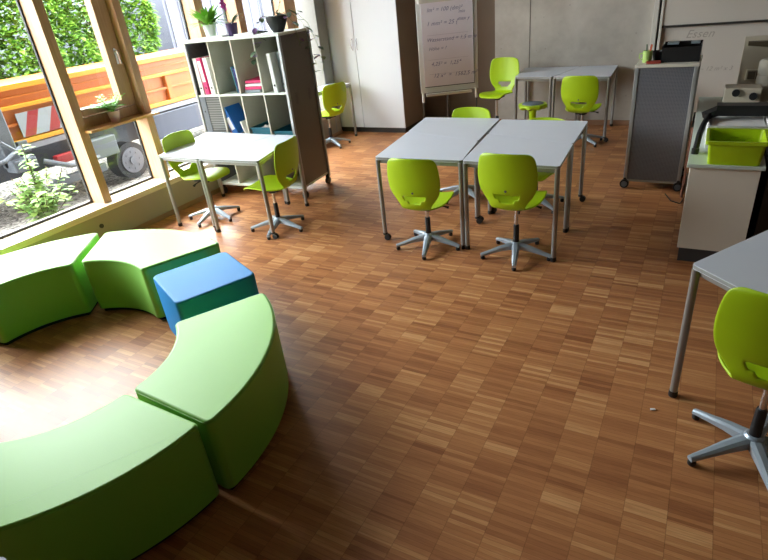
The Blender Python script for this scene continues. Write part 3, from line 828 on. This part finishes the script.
b = bm_(); tube(b, [(0, .03, 1.5), (0, .45, .012)], .012, 8); tube(b, [(0, .45, .02), (0, .45, 0)], .015, 10); obj('rear_leg', b, dark_metal, fc)
def writing(parent, lines, z=0, y=-.014, m=ink):
    for s, x, zz, size in lines:
        cu = bpy.data.curves.new('handwriting', 'FONT'); cu.body = s; cu.size = size; cu.shear = .35; cu.extrude = .0004; cu.space_character = 1.05
        o = bpy.data.objects.new('handwriting', cu); C.objects.link(o); cu.materials.append(m)
        dg = bpy.context.evaluated_depsgraph_get(); me = bpy.data.meshes.new_from_object(o.evaluated_get(dg))
        C.objects.unlink(o); bpy.data.objects.remove(o)
        o = bpy.data.objects.new('handwriting', me); C.objects.link(o); o.parent = parent
        o.location = (x, y, zz); o.rotation_euler = (R(90), 0, R(0))
writing(pp, [('lm² = 100 (dm)²', -.24, 1.70, .062), ('1 mm² = 25 {', -.25, 1.55, .066), ('min', .14, 1.66, .05), ('max y', .13, 1.58, .055), ('Wasserstand = 1,5 m je', -.26, 1.37, .060),
             ('Höhe = ?', -.24, 1.27, .055), ('4,25² =  1,25⁴', -.22, 1.09, .062), ('12 x²  =  1562,5 m²', -.20, .95, .066)])
for i, zz in enumerate((1.50, 1.45, 1.22, 1.05)):
    b = bm_(); box(b, -.25, .25, -.0135, -.012, zz-.06, zz-.057); obj('ruled_line', b, mat('line%d' % i, (196, 186, 200), .8), pp)

# ------------------------------------------------------------------ grey rolling cabinet
gc = thing('rolling_cabinet', 'grey perforated cabinet on castors with a white top, right of the middle', 'cabinet', (-.30, 5.73, 0), R(-1))
b = bm_(); box(b, -.262, .258, -.01, .50, 1.135, 1.16, .004); obj('top_panel', b, counter_white, gc)
b = bm_(); box(b, -.225, .22, .01, .02, .075, 1.135); o = obj('front_panel', b, perf_grey, gc)
b = bm_(); box(b, -.24, -.235, .02, .48, .09, 1.135); box(b, .235, .24, .02, .48, .09, 1.135); box(b, -.235, .235, .475, .48, .09, 1.135); box(b, -.235, .235, .02, .475, .09, .10); obj('carcass', b, dark_metal, gc)
for x in (-.243, .235):
    for y in (0, .46):
        b = bm_(); box(b, x-.016, x+.016, y, y+.035, .085, 1.135, .004); obj('post', b, alu, gc)
b = bm_(); box(b, -.225, .22, 0, .02, .065, .085); obj('bottom_rail', b, alu, gc)
for x in (-.243, .235):
    for y in (.0, .46):
        b = bm_(); tube(b, [(x, y-.024, .042), (x, y+.016, .042)], .042, 24); box(b, x-.012, x+.012, y-.012, y+.012, .05, .10)
        c_ = obj('caster', b, black_plastic, gc)
        b = bm_(); tube(b, [(x, y-.030, .042), (x, y-.023, .042)], .028, 16); obj('hub_cap', b, caster_grey, c_)
def at_gc(x, y): p = Matrix.Translation((-.30, 5.73, 1.16)) @ Matrix.Rotation(R(-1), 4, 'Z') @ V(x, y, 0); return tuple(p)
t = thing('document_box', 'black open box standing on the grey rolling cabinet', 'box', at_gc(.085, .22), R(-1))
b = bm_(); box(b, -.15, .16, -.12, .12, 0, .006); box(b, -.15, .16, -.12, -.114, 0, .125); box(b, -.15, .16, .114, .12, 0, .15); box(b, -.15, -.144, -.12, .12, 0, .14); box(b, .154, .16, -.12, .12, 0, .14)
obj('body', b, black_plastic, t)
b = bm_(); box(b, -.12, -.03, .0, .1, .135, .15); box(b, .07, .14, .0, .1, .135, .152); obj('contents', b, grey_card, t)
t = thing('plant_mug', 'light green mug holding pens at the left end of the grey cabinet', 'mug', at_gc(-.185, .16))
b = bm_(); lathe(b, [(0, 0), (.038, 0), (.042, .10), (.038, .10), (.034, .01), (0, .01)], 20); autosmooth(obj('mug', b, mug_green, t))
b = bm_(); tube(b, [(-.038, 0, .08), (-.065, 0, .075), (-.068, 0, .04), (-.04, 0, .02)], .005, 8); obj('handle', b, mug_green, t)
for k, (dx, dy, m, lab) in enumerate(((.015, 0, red_item, 'red pen in the light green mug'), (-.01, .012, leaf_d, 'dark green pen in the light green mug'), (.02, -.01, orange_card, 'orange pen in the light green mug'))):
    x, y, z = at_gc(-.185+dx*.6, .16+dy*.6); p = thing('pen', lab, 'pen', (x, y, z+.012), 0, 'pens in the mug')
    b = bm_(); tube(b, [(0, 0, 0), (dx, dy, .14)], .006, 8); obj('barrel', b, m, p)
t = thing('notebook', 'red-brown notebook lying in front of the black box and the mug', 'notebook', at_gc(-.13, .085), R(5))
b = bm_(); box(b, -.05, .07, -.05, .05, 0, .016, .002); obj('cover', b, red_item, t)
t = thing('bowl', 'small black bowl between the mug and the black box', 'bowl', at_gc(-.105, .235))
b = bm_(); lathe(b, [(0, 0), (.035, 0), (.052, .085), (.047, .085), (.03, .01), (0, .01)], 20); autosmooth(obj('bowl', b, black_plastic, t))

# ------------------------------------------------------------------ whiteboard
wb = thing('whiteboard', 'double sliding whiteboard on the concrete wall behind the grey cabinet', 'whiteboard', (0, BY-.004, 0))
for cx0, cx1 in ((-.66, -.60), (-.575, -.545), (2.5, 2.58)):
    b = bm_(); box(b, cx0, cx1, -.10, 0, .10, 2.7, .004); obj('column', b, board_frame, wb)
b = bm_(); box(b, -.60, -.575, -.06, 0, .10, 2.7); obj('guide', b, dark_metal, wb)
b = bm_(); box(b, -.545, 2.5, -.04, -.02, .08, 1.26); obj('lower_board', b, whiteboard, wb)
b = bm_(); box(b, -.545, 2.5, -.08, -.055, 1.245, 2.55); ub = obj('upper_board', b, whiteboard, wb)
b = bm_(); box(b, -.545, 2.5, -.085, -.05, 1.225, 1.25); obj('ledge', b, dark_metal, ub)
writing(wb, [('Essen', -.27, 1.09, .13), ('~ 12 m² x 3', -.06, .70, .07)], y=-.0415, m=ink_grey)

# ------------------------------------------------------------------ low cupboard with worktop (right)
cp = thing('low_cupboard', 'low white cupboard with dark plinth, under the lime storage box', 'cupboard', (.215, 4.15, 0))
b = bm_(); box(b, -.205, .205, .02, 2.2, .11, .72, .002); obj('body', b, counter_white, cp)
b = bm_(); box(b, -.19, .20, .035, 2.18, 0, .11); obj('plinth', b, plinth_dark, cp)
b = bm_(); box(b, -.225, .225, -.005, 2.25, .72, .745, .003); o = obj('worktop', b, counter_top); o.location = (.215, 4.15, 0); tag(o, 'pale green-grey worktop on the low cupboard under the lime box', 'worktop')
b = bm_(); box(b, .47, 1.5, 4.25, 6.0, 0, .70, .004); o = obj('dark_cabinet', b, black_plastic); tag(o, 'black cabinet to the right of the low white cupboard', 'cabinet')
# lime box
t = thing('storage_box', 'open lime plastic storage box on the near end of the worktop', 'box', (.255, 4.31, .745))
b = bm_(); hx, hy, h = .165, .17, .16
def taper(z): k = .90+.10*z/h; return hx*k, hy*k
def ring(bb, ax, ay, z, rr=.02): return [bb.verts.new((x, y, z)) for x, y in round_poly([(-ax, -ay), (ax, -ay), (ax, ay), (-ax, ay)], rr, 4)]
R1 = [ring(b, *taper(0), 0), ring(b, *taper(h), h), ring(b, taper(h)[0]-.005, taper(h)[1]-.005, h), ring(b, taper(0)[0]-.005, taper(0)[1]-.005, .006)]
for A, B in zip(R1, R1[1:]):
    for i in range(len(A)): b.faces.new((A[i], A[(i+1) % len(A)], B[(i+1) % len(A)], B[i]))
b.faces.new(R1[0][::-1]); b.faces.new(R1[-1])
autosmooth(obj('body', b, lime_tray, t), 35)
b = bm_(); R2 = [ring(b, hx, hy, h-.02), ring(b, hx+.014, hy+.014, h-.02), ring(b, hx+.014, hy+.014, h+.002), ring(b, hx-.003, hy-.003, h+.002)]
for A, B in zip(R2, R2[1:]):
    for i in range(len(A)): b.faces.new((A[i], A[(i+1) % len(A)], B[(i+1) % len(A)], B[i]))
obj('rim', b, lime_tray, t)
for i, (z, h, lab) in enumerate(((.745, .09, 'lower white paper tray behind the lime box'), (.842, .065, 'upper white paper tray behind the lime box'))):
    t = thing('paper_tray', lab, 'tray', (.27, 4.78, z), R(1), 'white trays behind the lime box')
    b = bm_(); box(b, -.19, .18, -.22, .22, 0, .006); box(b, -.19, .18, -.22, -.214, .006, h); box(b, -.19, .18, .214, .22, .006, h); box(b, -.19, -.184, -.22, .22, .006, h); box(b, .174, .18, -.22, .22, .006, h)
    box(b, -.20, .19, -.23, -.214, h-.004, h); obj('tray', b, paper_white, t)
    b = bm_(); box(b, -.17, .16, -.20, .20, .006, h-.015); obj('paper', b, paper_white, t)
# black folding arm on the trays
t = thing('document_camera', 'black folding-arm device lying over the white trays', 'device', (.27, 4.86, .912))
b = bm_(); bar(b, (-.15, 0, .045), (.19, .0, .045), .12, .075); bar(b, (-.22, -.05, .005), (-.12, 0, .045), .08, .045); obj('arm', b, black_plastic, t)
b = bm_(); tube(b, [(-.19, -.05, .02), (-.22, -.22, -.02), (-.235, -.33, -.06), (-.245, -.45, -.157)], .020, 8); tube(b, [(-.20, -.10, .0), (-.12, -.02, .01), (-.02, .0, .02)], .008, 6); obj('joint_arm', b, black_plastic, t)
b = bm_(); lathe(b, [(0, -.166), (.024, -.166), (.024, -.13), (0, -.13)], 12, -.245, -.46); obj('foot', b, black_plastic, t)
# box with two black knobs
t = thing('knob_box', 'beige box with two round black knobs at the far end of the worktop', 'device', (.31, 5.75, .745))
b = bm_(); box(b, -.13, .14, -.02, .18, 0, .20, .004); obj('body', b, beige_plastic, t)
for x, z in ((-.045, .165), (.085, .135)):
    b = bm_(); tube(b, [(x, -.02, z), (x, -.045, z)], .030, 18); obj('knob', b, black_plastic, t)
t = thing('paper_roll', 'upright pale paper roll at the right edge behind the worktop', 'paper roll', (.49, 6.08, .745))
b = bm_(); lathe(b, [(0, 0), (.075, 0), (.075, .24), (.07, .25), (.075, .26), (.075, .36), (.06, .38), (0, .38)], 28); autosmooth(obj('roll', b, towel, t))
# panel and socket on the wall side
t = thing('towel_dispenser', 'grey-brown towel dispenser in front of the whiteboard at the right edge', 'dispenser', (.48, 6.46, .745))
b = bm_(); box(b, -.19, .25, 0, .02, 0, .53, .003); obj('back_panel', b, beige_plastic, t)
b = bm_(); v = [b.verts.new(p) for p in ((-.16, -.01, .49), (.25, -.01, .49), (.25, -.01, .41), (-.16, -.01, .455), (-.16, -.05, .485), (.25, -.05, .485), (.25, -.05, .41), (-.16, -.05, .455))]
for q in ((0, 1, 2, 3), (4, 5, 6, 7), (0, 1, 5, 4), (3, 2, 6, 7), (0, 3, 7, 4), (1, 2, 6, 5)): b.faces.new([v[i] for i in q])
obj('slot', b, mat('dispenser_slot', (86, 74, 56), .5), t)
b = bm_(); box(b, -.13, .02, -.03, 0, .14, .24, .006); sk = obj('socket_box', b, beige_plastic, t)
b = bm_(); box(b, -.115, -.055, -.034, -.03, .155, .225); box(b, -.05, .008, -.034, -.03, .155, .225); obj('socket', b, mat('socket', (120, 110, 96), .5), sk)
# things in the gap between the cabinet and the low cupboard
b = bm_(); tube(b, [(-.02, 5.55, 0), (-.015, 5.68, .62)], .012, 8); o = obj('wooden_stick', b, mat('stick_wood', (128, 78, 56), .6)); tag(o, 'reddish wooden stick leaning between the grey cabinet and low cupboard', 'stick')
b = bm_(); box(b, -.032, -.015, 5.75, 6.3, 0, .62, .003); o = obj('folded_board', b, mat('dark_green_board', (52, 60, 48), .7)); tag(o, 'dark board standing in the gap beside the low cupboard', 'board')
b = bm_(); tube(b, [(-.16, 5.60, .006), (-.10, 5.42, .006), (-.02, 5.36, .006), (.0, 5.5, .006)], .005, 6); o = obj('power_cable', b, black_plastic); tag(o, 'thin black cable looped on the floor under the grey cabinet', 'cable')
# small white scrap on the floor
b = bm_(); box(b, -.012, .012, -.006, .006, 0, .006, .002); o = obj('paper_scrap', b, white_bit); o.location = (.02, 2.42, 0); o.rotation_euler = (0, 0, .4); tag(o, 'tiny white scrap of paper on the parquet', 'scrap')
# round floor plug in the window panel
b = bm_(); lathe(b, [(0, 0), (.022, 0), (.022, .008), (0, .008)], 16); o = obj('knob', b, dark_metal, bpy.data.objects['wall_left']); o.location = (WX, 3.02, .21); o.rotation_euler = (0, R(90), 0)

# ------------------------------------------------------------------ outside
b = bm_()
prof = [(-5.42, .02), (-6.0, 0), (-6.9, -.12), (-7.7, -.40), (-8.4, -.44), (-16, -.44), (-30, -.44)]
ys = [-12+1.0*i for i in range(45)]
g = [[b.verts.new((x, y, z+(random.uniform(-.03, .03) if x > -8.3 and x < -5.5 else 0))) for x, z in prof] for y in ys]
for A, B in zip(g, g[1:]):
    for i in range(len(prof)-1): b.faces.new((A[i], A[i+1], B[i+1], B[i]))
o = obj('ground', b, gravel_m, None, True); o['kind'] = 'structure'

TX = -8.2
tr = thing('orange_truck', 'orange flatbed truck with ribbed side panels parked outside the windows', 'truck', (TX, 5.5, -.42))
def T(z): return z+.42
b = bm_(); box(b, -2.0, -.04, -2.4, 5.0, T(.62), T(1.30)); box(b, -1.94, -.10, -2.34, 4.94, T(1.30), T(1.31)); o = obj('load_bed', b, truck_orange, tr)
b = bm_()
box(b, -.04, .03, -2.4, 5.0, T(1.30), T(1.375), .008); box(b, -.04, .045, -2.4, 5.0, T(1.06), T(1.11), .006); box(b, -.04, .045, -2.4, 5.0, T(.60), T(.66), .006)
obj('rail', b, truck_rail, tr)
b = bm_(); box(b, -.04, .015, -2.4, 5.0, T(.84), T(.88), .006); box(b, -.04, .012, -2.4, 5.0, T(1.2), T(1.215)); obj('rib', b, truck_orange, tr)
for y in (-2.38, -.48, 1.5, 3.4, 4.9):
    b = bm_(); box(b, -.04, .03, y-.05, y+.05, T(.62), T(1.06), .005); obj('stake', b, truck_orange, tr)
b = bm_(); box(b, -1.9, .0, -2.5, 5.0, T(.50), T(.585), .01); o = obj('side_rail', b, silver, tr)
b = bm_(); box(b, -1.6, -.3, -2.4, 5.0, T(.12), T(.50)); obj('chassis', b, truck_dark, tr)
b = bm_(); box(b, -.30, -.02, 1.0, 4.2, T(.06), T(.48), .02); o = obj('tool_locker', b, mat('locker_blue', (46, 50, 66), .4), tr)
for y in (.40, 4.6):
    b = bm_(); tube(b, [(-.32, y, T(-.12)), (-.06, y, T(-.12))], .30, 36); w = autosmooth(obj('wheel', b, tyre, tr))
    b = bm_(); tube(b, [(-.07, y, T(-.12)), (-.045, y, T(-.12))], .21, 32); tube(b, [(-.05, y, T(-.12)), (-.02, y, T(-.12))], .07, 16)
    for k in range(8):
        a = k*PI/4; tube(b, [(-.05, y+.14*math.cos(a), T(-.12)+.14*math.sin(a)), (-.035, y+.14*math.cos(a), T(-.12)+.14*math.sin(a))], .02, 8)
    autosmooth(obj('rim', b, rim_m, w))
b = bm_(); box(b, .03, .04, -1.22, -.50, T(.68), T(1.0)); wbd = obj('warning_board', b, mat('warning_white', (120, 126, 130), .5), tr)
b = bm_()
for k in range(2):
    y = -1.20+k*.36
    vs = [b.verts.new(p) for p in ((.0405, y, T(.68)), (.0405, y+.16, T(.68)), (.0405, y+.32, T(1.0)), (.0405, y+.16, T(1.0)))]
    b.faces.new(vs)
obj('red_stripe', b, red_refl, wbd)
b = bm_(); box(b, .03, .04, -.55, -.12, T(.70), T(.76)); pl = obj('number_plate', b, paper_white, tr)
b = bm_(); box(b, .04, .042, -.52, -.46, T(.71), T(.75)); obj('plate_mark', b, truck_dark, pl)
b = bm_(); box(b, .0, .16, -1.62, -1.42, T(.35), T(1.16), .02); box(b, .05, .3, -1.62, -1.30, T(.30), T(.46), .02); tube(b, [(.2, -1.4, T(.6)), (.3, -1.7, T(.5)), (.3, -2.2, T(.45))], .03, 8)
tube(b, [(.25, -1.2, T(.35)), (.35, -.9, T(.2)), (.3, -.4, T(.18))], .035, 8)
box(b, .05, .12, -1.38, -1.24, T(.50), T(.66), .01); tube(b, [(.2, -1.62, T(.72)), (.24, -1.5, T(.58)), (.24, -1.3, T(.55))], .025, 8)
obj('hydraulic_unit', b, truck_grey, tr)
b = bm_(); box(b, .05, .16, -.95, -.55, T(.22), T(.34), .01); o = obj('tail_light', b, red_refl, tr)
b = bm_(); box(b, .0, .10, -1.1, -.2, T(-.10), T(.02), .01); box(b, -.1, .12, -.5, .1, T(.1), T(.4), .02); o = obj('under_guard', b, truck_grey, tr)

# shrub just outside the first window
t = thing('leafy_shrub', 'young leafy shrub on the gravel just outside the leftmost window', 'shrub', (-6.75, 3.42, -.12))
bst = bm_(); bl = bm_(); ba = bm_(); random.seed(9)
for k in range(22):
    a = random.uniform(0, 2*PI); rr = random.uniform(.08, .50); h = random.uniform(.25, .60)
    if k < 3: h = (.98, .80, .62)[k]; rr = .06; a = 1.5
    P = [V(0, 0, 0), V(rr*.5*math.cos(a), rr*.5*math.sin(a), h*.5), V(rr*math.cos(a), rr*math.sin(a), h)]
    tube(bst, P, .005, 5)
    for i in range(int(h*40)):
        s = .15+.85*i/(h*40); p = P[0].lerp(P[1], s*2) if s < .5 else P[1].lerp(P[2], s*2-1)
        q = random.uniform(0, 2*PI); tgt = ba if (k > 9 and h < .35) else bl
        leaf(tgt, p, (math.cos(q), math.sin(q), random.uniform(-.2, .6)), random.uniform(.09, .15), random.uniform(.055, .09), .6, 3)
obj('stem', bst, bark, t); obj('foliage', bl, shrub_m, t); o = obj('yellowed_foliage', ba, autumn_m, t); o['label'] = 'yellowed lower leaves'

# dense leafy hedge behind the truck
t = thing('hedge', 'tall dense green hedge behind the orange truck', 'hedge', (-12.6, 7.0, -.44))
rnd = random.Random(4); b = bm_()
for k in range(8):
    y = -4.2+k*.95; tube(b, [(0, y, 0), (.05, y+.05, 1.6), (0, y+.1, 3.4)], [.07, .05, .02], 8)
    for q in range(4): tube(b, [(0, y, .8+q*.6), (rnd.uniform(.4, .8), y+rnd.uniform(-.5, .5), 1.2+q*.6)], .018, 5)
obj('trunk', b, bark, t)
b = bm_()
for k in range(34000):
    y = rnd.uniform(-4.6, 3.1); z = rnd.uniform(.02, 1)
    lump = .22*math.sin(1.9*y+3*z)+.16*math.sin(4.3*y-7*z)+.10*math.sin(9*y+11*z)
    top = 3.7+.2*math.sin(1.7*y)+.12*math.sin(5*y)
    fr = 1.0+lump-(max(0, z-.75)**2)*9; dx = fr*(1-abs(rnd.gauss(0, .10)))
    if rnd.random() < .15: dx = rnd.uniform(-fr, fr)
    if y > 2.6: dx -= (y-2.6)*1.0
    d = V(.8+rnd.uniform(-.6, .6), rnd.uniform(-.9, .9), rnd.uniform(-.5, .8)); s_ = rnd.uniform(.10, .17)
    leaf(b, (dx, y, z*top), d, s_, s_*.66, .5, 2, .3)
obj('foliage', b, hedge_m, t)
b = bm_(); box(b, -14.9, -14.6, -16, 10.6, -.44, 3.3); o = obj('garden_wall', b, wall_dark); tag(o, 'dark grey garden wall seen between the hedge leaves', 'wall')  # raised and run on past the view to block low sky light
t = thing('pale_building', 'pale grey building with vertical cladding at the right of the hedge', 'building', (-12.4, 14.7, -.44))
b = bm_(); box(b, -3, 0, -3.6, 6.0, 0, 3.5); obj('wall', b, building_m, t)
for k in range(24):
    y = -3.5+k*.40; b = bm_(); box(b, 0, .03, y, y+.02, 0, 3.5); obj('cladding_joint', b, wall_dark, t)
b = bm_(); box(b, .0, .10, .2, 2.2, .6, 3.3); lv = obj('white_screen', b, louvre_white, t)
b = bm_(); box(b, .0, .08, 2.3, 3.6, .6, 3.3); lv2 = obj('brown_shutter', b, louvre_brown, t)
b = bm_()
for k in range(29): box(b, .08, .12, 2.3, 3.6, .65+k*.09, .67+k*.09)
obj('slats', b, louvre_white, lv2)

# ------------------------------------------------------------------ light
SKY_GLOW = .5; SKY_BASE = 2.5
w = bpy.data.worlds.new('world'); bpy.context.scene.world = w; w.use_nodes = True
n, l = w.node_tree.nodes, w.node_tree.links
bg = n['Background']
tc = n.new('ShaderNodeTexCoord'); sp = n.new('ShaderNodeSeparateXYZ'); l.new(tc.outputs['Generated'], sp.inputs[0])
# overcast sky, with a broad glow added on the window side to light the room
dt = n.new('ShaderNodeVectorMath'); dt.operation = 'DOT_PRODUCT'; dt.inputs[1].default_value = V(-.70, .35, .6).normalized()
l.new(tc.outputs['Generated'], dt.inputs[0])
def WM(op, a, c):
    x = n.new('ShaderNodeMath'); x.operation = op
    for i, v in enumerate((a, c)):
        if isinstance(v, (int, float)): x.inputs[i].default_value = v
        else: l.new(v, x.inputs[i])
    return x.outputs[0]
glow = WM('POWER', WM('MAXIMUM', dt.outputs['Value'], 0.), 3.)
up = WM('GREATER_THAN', sp.outputs[2], -.02)
st = WM('MULTIPLY', WM('ADD', WM('MULTIPLY', glow, SKY_GLOW), SKY_BASE), up)
l.new(st, bg.inputs[1]); bg.inputs[0].default_value = (.90, .95, 1.0, 1)
ar = bpy.data.lights.new('window_portal', 'AREA'); ar.shape = 'RECTANGLE'; ar.size = 2.95; ar.size_y = 6.2
ar.cycles.is_portal = True
ao = bpy.data.objects.new('window_portal', ar); C.objects.link(ao); ao.location = (-5.47, 4.2, 1.85)
ao.rotation_euler = Euler((0, R(-90), 0))
sc = bpy.context.scene
sc.view_settings.view_transform = 'Standard'; sc.view_settings.look = 'None'; sc.view_settings.gamma = 1; sc.view_settings.use_curve_mapping = False
sc.view_settings.exposure = 3.55
sc.cycles.max_bounces = 8; sc.cycles.diffuse_bounces = 5; sc.cycles.transparent_max_bounces = 16
